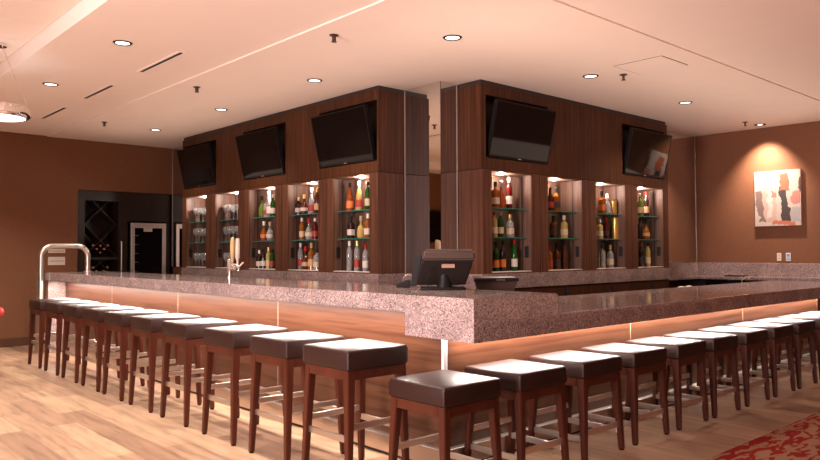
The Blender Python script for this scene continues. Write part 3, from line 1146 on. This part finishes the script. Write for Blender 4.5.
# beer tower
bx, by = .945, 4.215
t = thing('beer_tower', 'chrome beer tap tower with two tall tap handles', 'beer tap', (bx, by, ZT))
obj('column', lathe(BM(), [(.045, 0), (.045, .012), (.030, .016), (.030, .165), (.033, .170), (.033, .185), (.02, .192)], 24), M['chrome'], t, True)
for k, (dx, dy) in enumerate(((.012, -.028), (.035, -.088))):
    bm = tube(BM(), [(0, 0, .13), (dx * .6, dy * .6, .13), (dx, dy, .128), (dx * 1.05, dy * 1.05 - .012, .112), (dx * 1.05, dy * 1.05 - .015, .07)], .012, 10)
    f = obj('faucet', bm, M['chrome'], t, True)
    hb = [(.008, .135), (.010, .16), (.017, .19), (.024, .24), (.026, .31), (.022, .37), (.015, .40), (.006, .405)] if k == 0 else [(.010, .135), (.012, .18), (.022, .20), (.023, .27), (.021, .37), (.016, .395)]
    obj('tap_handle', lathe(BM(), hb, 14, (dx, dy, 0)), M['cream'] if k == 0 else M['handle'], f, True)
obj('lever', tube(BM(), [(.02, -.11, .10), (.03, -.145, .12), (.04, -.19, .15)], .009, 8), M['ivory'], t, True)
obj('drip_spout', tube(BM(), [(.0, -.02, .09), (.0, -.07, .075), (0, -.11, .09), (0, -.115, .12)], .013, 8), M['chrome'], t, True)

# till seen from behind
tx, ty_ = .80, 1.02
rz_ = math.radians(-43)
t = thing('till', 'black point-of-sale till screen seen from behind on the bar corner', 'till', (tx, ty_, ZT), rz_)
# local: +y points away from the camera's side, x across; the back of the screen looks to -y


def rounded_slab(w0, w1, d, z0, z1, lean, bev):
    bm = BM()
    hexa(bm, [(-w0 / 2, -d / 2, z0), (w0 / 2, -d / 2, z0), (w0 / 2, d / 2, z0), (-w0 / 2, d / 2, z0)],
         [(-w1 / 2, -d / 2 + lean, z1), (w1 / 2, -d / 2 + lean, z1), (w1 / 2, d / 2 + lean, z1), (-w1 / 2, d / 2 + lean, z1)])
    bmesh.ops.bevel(bm, geom=list(bm.edges), offset=bev, segments=3, profile=.6, affect='EDGES')
    return bm


M['till'] = mat('dark_till_plastic', (.012, .0075, .006), .4, spec=.18)
M['cover'] = mat('till_cover_highlight', (.050, .028, .021), .4, spec=.3)  # lighter brown stands for the highlight along the cover's top
bm = BM()
hexa(bm, [(-.185, -.035, .03), (.150, -.035, .03), (.150, .035, .03), (-.185, .035, .03)], [(-.140, -.10, .225), (.212, -.10, .225), (.212, -.02, .225), (-.140, -.02, .225)])
bmesh.ops.bevel(bm, geom=list(bm.edges), offset=.012, segments=3, profile=.6, affect='EDGES')
obj('screen_housing', bm, M['till'], t, True)
bm = BM()
hexa(bm, [(-.215, -.01, .02), (-.178, -.03, .02), (-.178, .05, .02), (-.215, .05, .02)], [(-.195, -.06, .215), (-.135, -.085, .235), (-.135, -.01, .235), (-.195, .0, .215)])
bmesh.ops.bevel(bm, geom=list(bm.edges), offset=.006, segments=2, affect='EDGES')
obj('card_slot', bm, M['black'], t, True)
bm = BM()
hexa(bm, [(-.145, -.135, .195), (.215, -.135, .195), (.215, -.03, .195), (-.145, -.03, .195)], [(-.128, -.125, .262), (.205, -.125, .257), (.205, -.03, .268), (-.128, -.03, .272)])
bmesh.ops.bevel(bm, geom=list(bm.edges), offset=.014, segments=3, affect='EDGES')
obj('upper_cover', bm, M['cover'], t, True)
obj('stand', lathe(BM(), [(.055, .0), (.055, .02), (.045, .05), (.04, .11)], 20, (.01, -.02, 0)), M['black'], t, True)
obj('base', box(BM(), -.15, .15, -.10, .12, 0, .016, .006), M['black'], t, True)
obj('cable', tube(BM(), [(-.06, -.09, .15), (-.09, -.115, .12), (-.11, -.115, .06), (-.10, -.11, .012)], .004, 6), M['black'], t, True)
obj('rating_plate', box(BM(), -.01, .075, -.0885, -.078, .145, .170), mat('copper_sticker', (.35, .20, .14), .3), t)
for x in (-.16, .165):
    obj('screw', lathe(BM(), [(.004, -.0), (.004, .003)], 8, (x + .03, -.092, .18)), M['steel'], t)

# card reader with looped cable, beside the till
t = thing('card_reader', 'small black card reader with looped cables beside the till', 'card reader', (.79, 1.40, ZT), math.radians(-43))
bm = BM()
hexa(bm, [(-.06, -.05, 0), (.05, -.05, 0), (.05, .05, 0), (-.06, .05, 0)], [(-.045, -.04, .035), (.045, -.04, .06), (.045, .04, .06), (-.045, .04, .035)])
bmesh.ops.bevel(bm, geom=list(bm.edges), offset=.008, segments=2, affect='EDGES')
obj('body', bm, M['till'], t, True)
obj('cable', tube(BM(), arc((.03, 0, .055), (1, 0, 0), (0, 0, 1), .035, 0, 2 * PI * .9, 14) + [Vector((.08, -.01, .03)), Vector((.11, -.01, .006))], .004, 6), M['steel'], t, True)

# flared caddy behind the corner block, on the lower counter
t = thing('counter_caddy', 'dark flared countertop caddy beside the till on the lower counter', 'caddy', (1.36, 1.05, ZRT), math.radians(-43))
bm = BM()
hexa(bm, [(-.10, -.06, .0), (.10, -.06, 0), (.10, .06, 0), (-.10, .06, 0)], [(-.155, -.11, .175), (.155, -.11, .175), (.155, .09, .19), (-.155, .09, .19)])
bmesh.ops.bevel(bm, geom=list(bm.edges), offset=.006, segments=2, affect='EDGES')
obj('bin', bm, mat('brown_black_plastic', (.055, .034, .027), .4, spec=.18), t, True)
obj('rim', box(BM(), -.158, .158, -.118, -.108, .158, .183, .003), M['till'], t, True)
obj('latch', box(BM(), .0, .06, -.121, -.117, .166, .172), M['steel'], t)

# under-counter work station behind the lower counter
t = thing('underbar_sink', 'steel underbar work sink behind the lower counter', 'sink', (4.4, 1.45, 0))
bm = BM()
box(bm, 2.0, 6.6, 1.20, 1.235, 0, .84)
box(bm, 2.0, 6.6, 1.235, 1.62, .80, .84, .004)
box(bm, 2.0, 6.6, 1.60, 1.635, .3, .84)
obj('cabinet', bm, M['steel'], t, world_space=True)
for x in (2.1, 6.5):
    obj('leg', box(BM(), x - .02, x + .02, 1.56, 1.60, 0, .8), M['steel'], t, world_space=True)
t = thing('bar_faucet', 'small chrome bar faucet poking up behind the lower counter', 'faucet', (6.35, 1.42, .84))
obj('spout', tube(BM(), [(0, 0, 0), (0, 0, .085)] + arc((.0, -.05, .085), (0, 1, 0), (0, 0, 1), .05, 0, PI * .8, 8), .011, 10), M['chrome'], t, True)
obj('lever', tube(BM(), [(0, .0, .09), (.03, .02, .125), (.07, .03, .12)], .007, 8), M['chrome'], t, True)
t = thing('bar_towel', 'crumpled cream bar towel behind the lower counter', 'towel', (5.0, 1.42, .84))
bm = BM()
for x, y, z, s in ((0, 0, .03, .06), (.09, .02, .028, .05), (-.10, .03, .03, .055), (.18, .0, .022, .045)):
    r = bmesh.ops.create_uvsphere(bm, u_segments=14, v_segments=8, radius=s)
    bmesh.ops.scale(bm, vec=(1.3, 1, .75), verts=r['verts'])
    bmesh.ops.translate(bm, vec=(x, y, z), verts=r['verts'])
for v in bm.verts:
    v.co.z = max(0, v.co.z + .006 * math.sin(40 * v.co.x + 23 * v.co.y))
obj('cloth', bm, M['towel'], t, True)

# service counter along the far right wall
t = thing('wall_counter', 'granite service counter along the wall below the painting', 'counter', (7.4, 1.0, 0))
bm = BM()
box(bm, 7.08, XR - .001, -1.0, YM - .001, .91, .95, .004)
box(bm, RW.start + 4 * RW.pitch + .006, 7.0795, RW.face, YM - .001, .91, .95, .004)
obj('slab', bm, M['granite'], t, world_space=True)
bm = BM()
box(bm, XR - .022, XR - .001, -1.0, YM - .024, .95, 1.126, .003)
box(bm, RW.start + 4 * RW.pitch + .006, XR - .001, YM - .022, YM - .001, .95, 1.126, .003)
obj('backsplash', bm, M['granite'], t, world_space=True)
bm = BM()
box(bm, 7.13, XR - .001, -1.0, 1.70, 0, .909)
obj('cabinet', bm, M['walnut'], t, world_space=True)
t = thing('back_bar_cooler', 'black under-counter bottle cooler in the corner below the wall counter', 'cooler', (7.4, 2.15, 0))
obj('body', box(BM(), 7.13, XR - .005, 1.705, YM - .03, 0, .905), M['black'], t, world_space=True)
obj('door', box(BM(), 7.11, 7.13, 1.71, YM - .4, .1, .90, .003), M['screen'], t, world_space=True)
obj('handle', tube(BM(), [(7.10, 1.76, .4), (7.095, 1.76, .45), (7.095, 1.76, .8), (7.10, 1.76, .85)], .008, 8), M['steel'], t, True, True)
tag(obj('bar_mat', box(BM(), 7.10, 7.26, 1.72, 1.98, .9505, .966, .003), M['black']), 'black rubber bar mat on the wall counter edge', 'bar mat')


def outlet(name, y0, y1, dark, label):
    t = thing(name, label, 'outlet' if not dark else 'keypad', (XR, (y0 + y1) / 2, 1.155))
    obj('cover_plate', box(BM(), XR - .008, XR, y0, y1, 1.155, 1.264, .002), M['ivory'] if not dark else mat('pale_grey_plate', (.55, .55, .62), .4), t, world_space=True)
    c = (y0 + y1) / 2
    if not dark:
        for z in (1.19, 1.232):
            bm = BM()
            box(bm, XR - .0095, XR - .0081, c - .008, c - .005, z - .006, z + .006)
            box(bm, XR - .0095, XR - .0081, c + .005, c + .008, z - .006, z + .006)
            obj('socket', bm, M['black'], t, world_space=True)
    else:
        obj('display', box(BM(), XR - .010, XR - .0081, y0 + .012, y1 - .012, 1.215, 1.25), mat('grey_lcd', (.25, .27, .33), .2), t, world_space=True)
        bm = BM()
        for i in range(3):
            for j in range(2):
                box(bm, XR - .010, XR - .0081, y0 + .012 + i * .014, y0 + .021 + i * .014, 1.17 + j * .018, 1.181 + j * .018)
        obj('buttons', bm, mat('slate_button', (.16, .15, .2), .4), t, world_space=True)


outlet('wall_outlet', 1.463, 1.5195, False, 'cream power outlet on the wall under the painting')
outlet('wall_keypad', 1.342, 1.4035, True, 'pale grey wall keypad beside the outlet under the painting')

# painting
t = thing('painting', 'square abstract canvas of pale, black and coral brush strokes', 'painting', (XR - .0005, 1.4875, 1.633))
obj('canvas', box(BM(), XR - .04, XR - .0365, 1.189, 1.786, 1.633, 2.384), canvas_mat(None), t, world_space=True)
obj('stretcher', box(BM(), XR - .0365, XR - .001, 1.189, 1.786, 1.633, 2.384), mat('canvas_edge', (.55, .42, .34), .8), t, world_space=True)

# ------------------------------------------------------------------ far lounge wall
for z0, z1, lab in ((1.306, 1.364, 'upper flat cream switch plate on the far wall, seen through the rail'), (1.129, 1.249, 'lower double cream switch plate on the far wall, seen through the rail')):
    t = thing('switch_plate', lab, 'switch', (.65, YL, z0), 0, 'switch plates')
    obj('plate', box(BM(), .532, .765, YL - .008, YL, z0, z1, .002), M['ivory'], t, world_space=True)
    obj('toggle_row', box(BM(), .55, .748, YL - .010, YL - .008, (z0 + z1) / 2 - .003, (z0 + z1) / 2 + .003), M['base'], t, world_space=True)

WY = YL + .06
t = thing('wine_cabinet', 'dark built-in wine cabinet with lattice rack in the far alcove', 'cabinet', (1.3, WY, 0))
bm = BM()
box(bm, AX0 + .002, 1.06, WY, WY + .5, 0, AZ - .002)
box(bm, 1.56, 1.70, WY, WY + .5, 0, AZ - .002)
box(bm, 1.06, 1.56, WY, WY + .5, 2.10, AZ - .002)
box(bm, 1.70, 2.39, WY, WY + .5, 1.80, AZ - .002)
box(bm, 2.33, 2.39, WY, WY + .5, 0, 1.80)
box(bm, 1.06, 1.56, WY, WY + .5, 0, .9)
box(bm, 1.06, 1.56, WY + .0, WY + .5, 1.20, 1.24)
box(bm, 1.06, 1.56, WY + .45, WY + .5, .9, 2.1)
box(bm, 1.70, 2.33, WY, WY + .5, 0, .1)
obj('carcass', bm, M['darkwood'], t, world_space=True)
bm = BM()


def lattice(bm, x0, x1, z0, z1, y0, y1, n):
    wd = .012
    step = (x1 - x0) / n
    for s in (1, -1):
        k = -int((z1 - z0) / step) - 1
        while k <= n + int((z1 - z0) / step) + 1:
            xa = x0 + k * step
            # line x = xa + s*(z - z0)
            pts = []
            for zz in (z0, z1):
                pts.append((xa + s * (zz - z0), zz))
            (xa_, za), (xb_, zb) = pts
            ta, tb = 0.0, 1.0
            dx = xb_ - xa_
            for lim, sg in ((x0, 1), (x1, -1)):
                fa, fb = sg * (xa_ - lim), sg * (xb_ - lim)
                if fa < 0 and fb < 0:
                    ta, tb = 1, 0
                elif fa < 0:
                    ta = max(ta, fa / (fa - fb))
                elif fb < 0:
                    tb = min(tb, fa / (fa - fb))
            if tb - ta > .02:
                A = (xa_ + ta * dx, za + ta * (zb - za))
                B = (xa_ + tb * dx, za + tb * (zb - za))
                h = wd / 2
                hexa(bm, [(A[0], y0, A[1] - h), (A[0], y0, A[1] + h), (A[0], y1, A[1] + h), (A[0], y1, A[1] - h)],
                     [(B[0], y0, B[1] - h), (B[0], y0, B[1] + h), (B[0], y1, B[1] + h), (B[0], y1, B[1] - h)])
            k += 1


lattice(bm, 1.065, 1.555, 1.245, 2.095, WY + .06, WY + .38, 1)
lattice(bm, 1.065, 1.555, .91, 1.195, WY + .06, WY + .38, 1)
obj('lattice', bm, wood('lattice_wood', [(.3, (.018, .009, .006)), (.7, (.034, .018, .012))], (10, 10, 10)), t, world_space=True)
obj('pull_handle', tube(BM(), [(1.594, WY, 1.02), (1.594, WY - .04, 1.02), (1.594, WY - .04, 1.48), (1.594, WY, 1.48)], .011, 8), M['rail'], t, True, True)
# bottles lying in the rack, foil ends to the room
foil = mat('copper_foil', (.55, .22, .13), .3, .6)
spots = []
for cz in (1.29, 1.29 + .49):
    for x, z in ((0, 0), (-.055, .055), (.055, .055), (0, .105), (-.11, .11), (.11, .11)):
        spots.append((1.31 + x, cz + z + (0 if cz < 1.4 else -.0)))
spots = [s for s in spots if s[1] < 1.5] + [(1.31, .955), (1.365, 1.01), (1.255, 1.01), (1.42, 1.065), (1.20, 1.065)]
for k, (x, z) in enumerate(spots):
    row = 'upper diamond' if z > 1.2 else 'lower diamond'
    t = thing('wine_bottle', f'dark wine bottle lying {ORD[k if k < 6 else k - 6]} from the point, {row} of the lattice rack', 'bottle', (x, WY + .02, z), 0, 'wine bottles in the lattice rack')
    bm = lathe(BM(), [(.036, -.30), (.036, -.11), (.015, -.05), (.014, 0)], 12)
    bm.transform(Matrix.Rotation(PI / 2, 4, 'X'))
    bmesh.ops.translate(bm, vec=(0, .03, .018), verts=bm.verts)
    bmesh.ops.recalc_face_normals(bm, faces=bm.faces)
    obj('body', bm, GL['dark'], t, True)
    bm = lathe(BM(), [(.0155, -.035), (.0155, .002)], 12)
    bm.transform(Matrix.Rotation(PI / 2, 4, 'X'))
    bmesh.ops.translate(bm, vec=(0, .03, .018), verts=bm.verts)
    bmesh.ops.recalc_face_normals(bm, faces=bm.faces)
    obj('foil', bm, foil, t, True)

FX0, FX1, FZ = 1.748, 2.312, 1.775
t = thing('wine_fridge', 'steel-framed wine fridge with dark glass door in the alcove', 'fridge', (2.02, WY, .1))
obj('body', box(BM(), FX0 + .003, FX1 - .003, WY + .03, WY + .48, .1, FZ), M['black'], t, world_space=True)
bm = BM()
fy0, fy1 = WY - .03, WY + .02
box(bm, FX0, FX0 + .058, fy0, fy1, .1, FZ, .004)
box(bm, FX1 - .058, FX1, fy0, fy1, .1, FZ, .004)
box(bm, FX0 + .058, FX1 - .058, fy0, fy1, FZ - .08, FZ, .004)
box(bm, FX0 + .058, FX1 - .058, fy0, fy1, .1, .18, .004)
obj('door_frame', bm, mat('fridge_steel', (.70, .60, .54), .35, .7), t, world_space=True)
obj('glass', box(BM(), FX0 + .058, FX1 - .058, WY - .012, WY - .006, .18, FZ - .08), M['screen'], t, world_space=True)
obj('control_panel', box(BM(), 1.95, 2.09, WY - .016, WY - .0121, FZ - .135, FZ - .08), M['ivory'], t, world_space=True)
for k in range(9):
    z = .45 + k * .14
    obj('shelf_front', box(BM(), FX0 + .0581, FX0 + .12, WY - .016, WY - .0121, z, z + .008), M['steel'], t, world_space=True)

# dark wall screen on the lounge side, seen in the column mirror
t = thing('wall_screen', 'dark screen on the far lounge wall, seen in the column mirror', 'screen', (-3.4, YL, 1.5))
obj('casing', box(BM(), -4.3, -2.9, YL - .06, YL - .0, 1.50, 2.2, .006), M['black'], t, world_space=True)
obj('glass', box(BM(), -4.27, -2.93, YL - .063, YL - .0605, 1.53, 2.17), M['screen'], t, world_space=True)

# ------------------------------------------------------------------ stools


def make_stool(name, label, seat_h, sw, cush, rails, group):
    """rails: heights of the front (room side), two side, and back rails. local -y looks to the room"""
    t = thing(name, label, 'bar stool', (0, 0, 0), 0, group)
    h = sw / 2
    bm = BM()
    box(bm, -h, h, -h, h, seat_h - cush, seat_h, .013, 3)
    for v in bm.verts:                          # a slight crown to the upholstery
        if v.co.z > seat_h - .02:
            v.co.z += .006 * (1 - (v.co.x / h) ** 2) * (1 - (v.co.y / h) ** 2)
    seat = obj('seat', bm, M['leather'], t, True)
    z = seat_h - .017
    for s1 in (-1, 1):
        for s2 in (-1, 1):
            obj('seam', tube(BM(), [(s1 * (h - .004), s2 * (h - .004), seat_h - cush + .012), (s1 * (h - .004), s2 * (h - .004), z)], .0045, 6), M['leather'], seat)
    az = seat_h - cush
    bm = BM()
    ah = .052
    e = h - .008
    for s in (-1, 1):
        box(bm, -e + .05, e - .05, min(s * e, s * (e - .024)), max(s * e, s * (e - .024)), az - ah, az)
        box(bm, min(s * e, s * (e - .024)), max(s * e, s * (e - .024)), -e + .05, e - .05, az - ah, az)
    box(bm, -e + .01, e - .01, -e + .01, e - .01, az - .012, az)
    obj('apron', bm, M['stoolwood'], t)
    for sx in (-1, 1):
        for sy in (-1, 1):
            def cor(o_, i_, zz):
                xs = sorted((sx * o_, sx * i_))
                ys = sorted((sy * o_, sy * i_))
                return [(xs[0], ys[0], zz), (xs[1], ys[0], zz), (xs[1], ys[1], zz), (xs[0], ys[1], zz)]
            bm = BM()
            hexa(bm, cor(e + .016, e - .016, .012), cor(e, e - .052, az))
            bmesh.ops.bevel(bm, geom=[ed for ed in bm.edges if abs((ed.verts[0].co - ed.verts[1].co).z) > .2], offset=.004, segments=2, affect='EDGES')
            leg = obj('leg', bm, M['stoolwood'], t)
            obj('glide', box(BM(), *sorted((sx * (e + .013), sx * (e - .013))), *sorted((sy * (e + .013), sy * (e - .013))), 0, .012, .003), M['black'], leg)
    f, s_, bk = rails
    w_, hh = .009, .018
    c = e - .018
    obj('foot_rail', box(BM(), -c, c, -c - w_, -c + w_, f - hh, f + hh, .003), M['rail'], t)
    obj('foot_rail', box(BM(), -c, c, c - w_, c + w_, bk - hh, bk + hh, .003), M['rail'], t)
    for sx in (-1, 1):
        obj('foot_rail', box(BM(), sx * c - w_, sx * c + w_, -c, c, s_ - hh, s_ + hh, .003), M['rail'], t)
    return t


def place(x, ordw):
    return x


LEFT = [.739, 1.360, 2.023, 2.743, 3.396, 4.028, 4.615, 5.231, 5.844, 6.482]
tall = None
for i, y in enumerate(LEFT):
    lab = f'tall dark leather bar stool along the tall counter, {ORD[i]} from the bar corner' if i else 'tall dark leather bar stool along the tall counter, nearest the granite corner block'
    if i == 9:
        lab = 'tall dark leather bar stool along the tall counter, last before the steel rail'
    loc, rz = (.008, y + .217 if i == 0 else y + .209, 0), -PI / 2
    if tall is None:
        tall = make_stool('bar_stool', lab, .76, .44, .112, (.268, .335, .28), 'tall bar stools')
        tall.location, tall.rotation_euler = loc, (0, 0, rz)
    else:
        dup(tall, loc, rz, lab)
RIGHT = [-.023, .58, 1.189, 1.776, 2.375, 2.937, 3.530, 4.110, 4.670, 5.26, 5.85]
low = None
for i, x in enumerate(RIGHT):
    lab = f'low dark leather stool under the lower counter, {ORD[i]} from the bar corner' if i else 'low dark leather stool standing before the bar corner trim'
    loc, rz = (x + .210, .3935, 0), 0
    if low is None:
        low = make_stool('counter_stool', lab, .612, .435, .102, (.168, .13, .235), 'low counter stools')
        low.location, low.rotation_euler = loc, (0, 0, rz)
    else:
        dup(low, loc, rz, lab)

# red round seat, just inside the frame's edge
t = thing('lounge_stool', 'red round lounge stool at the frame edge before the far wall', 'stool', (-.925, 5.915, 0))
obj('seat', lathe(BM(), [(.02, .66), (.19, .66), (.215, .68), (.22, .71), (.205, .745), (.16, .76), (.02, .765)], 32), M['red'], t, True)
obj('pedestal', lathe(BM(), [(.03, .02), (.025, .3), (.03, .66)], 16), M['chrome'], t, True)
obj('base', lathe(BM(), [(.19, 0), (.19, .012), (.05, .025)], 28), M['chrome'], t, True)

# inlaid carpet of the dining side
bm = BM()
box(bm, -1.2, 7.0, -5.5, -.30, 0, .006)
tag(obj('carpet', bm, M['carpet']), 'red and tan brush-pattern carpet edging the plank floor', 'carpet')
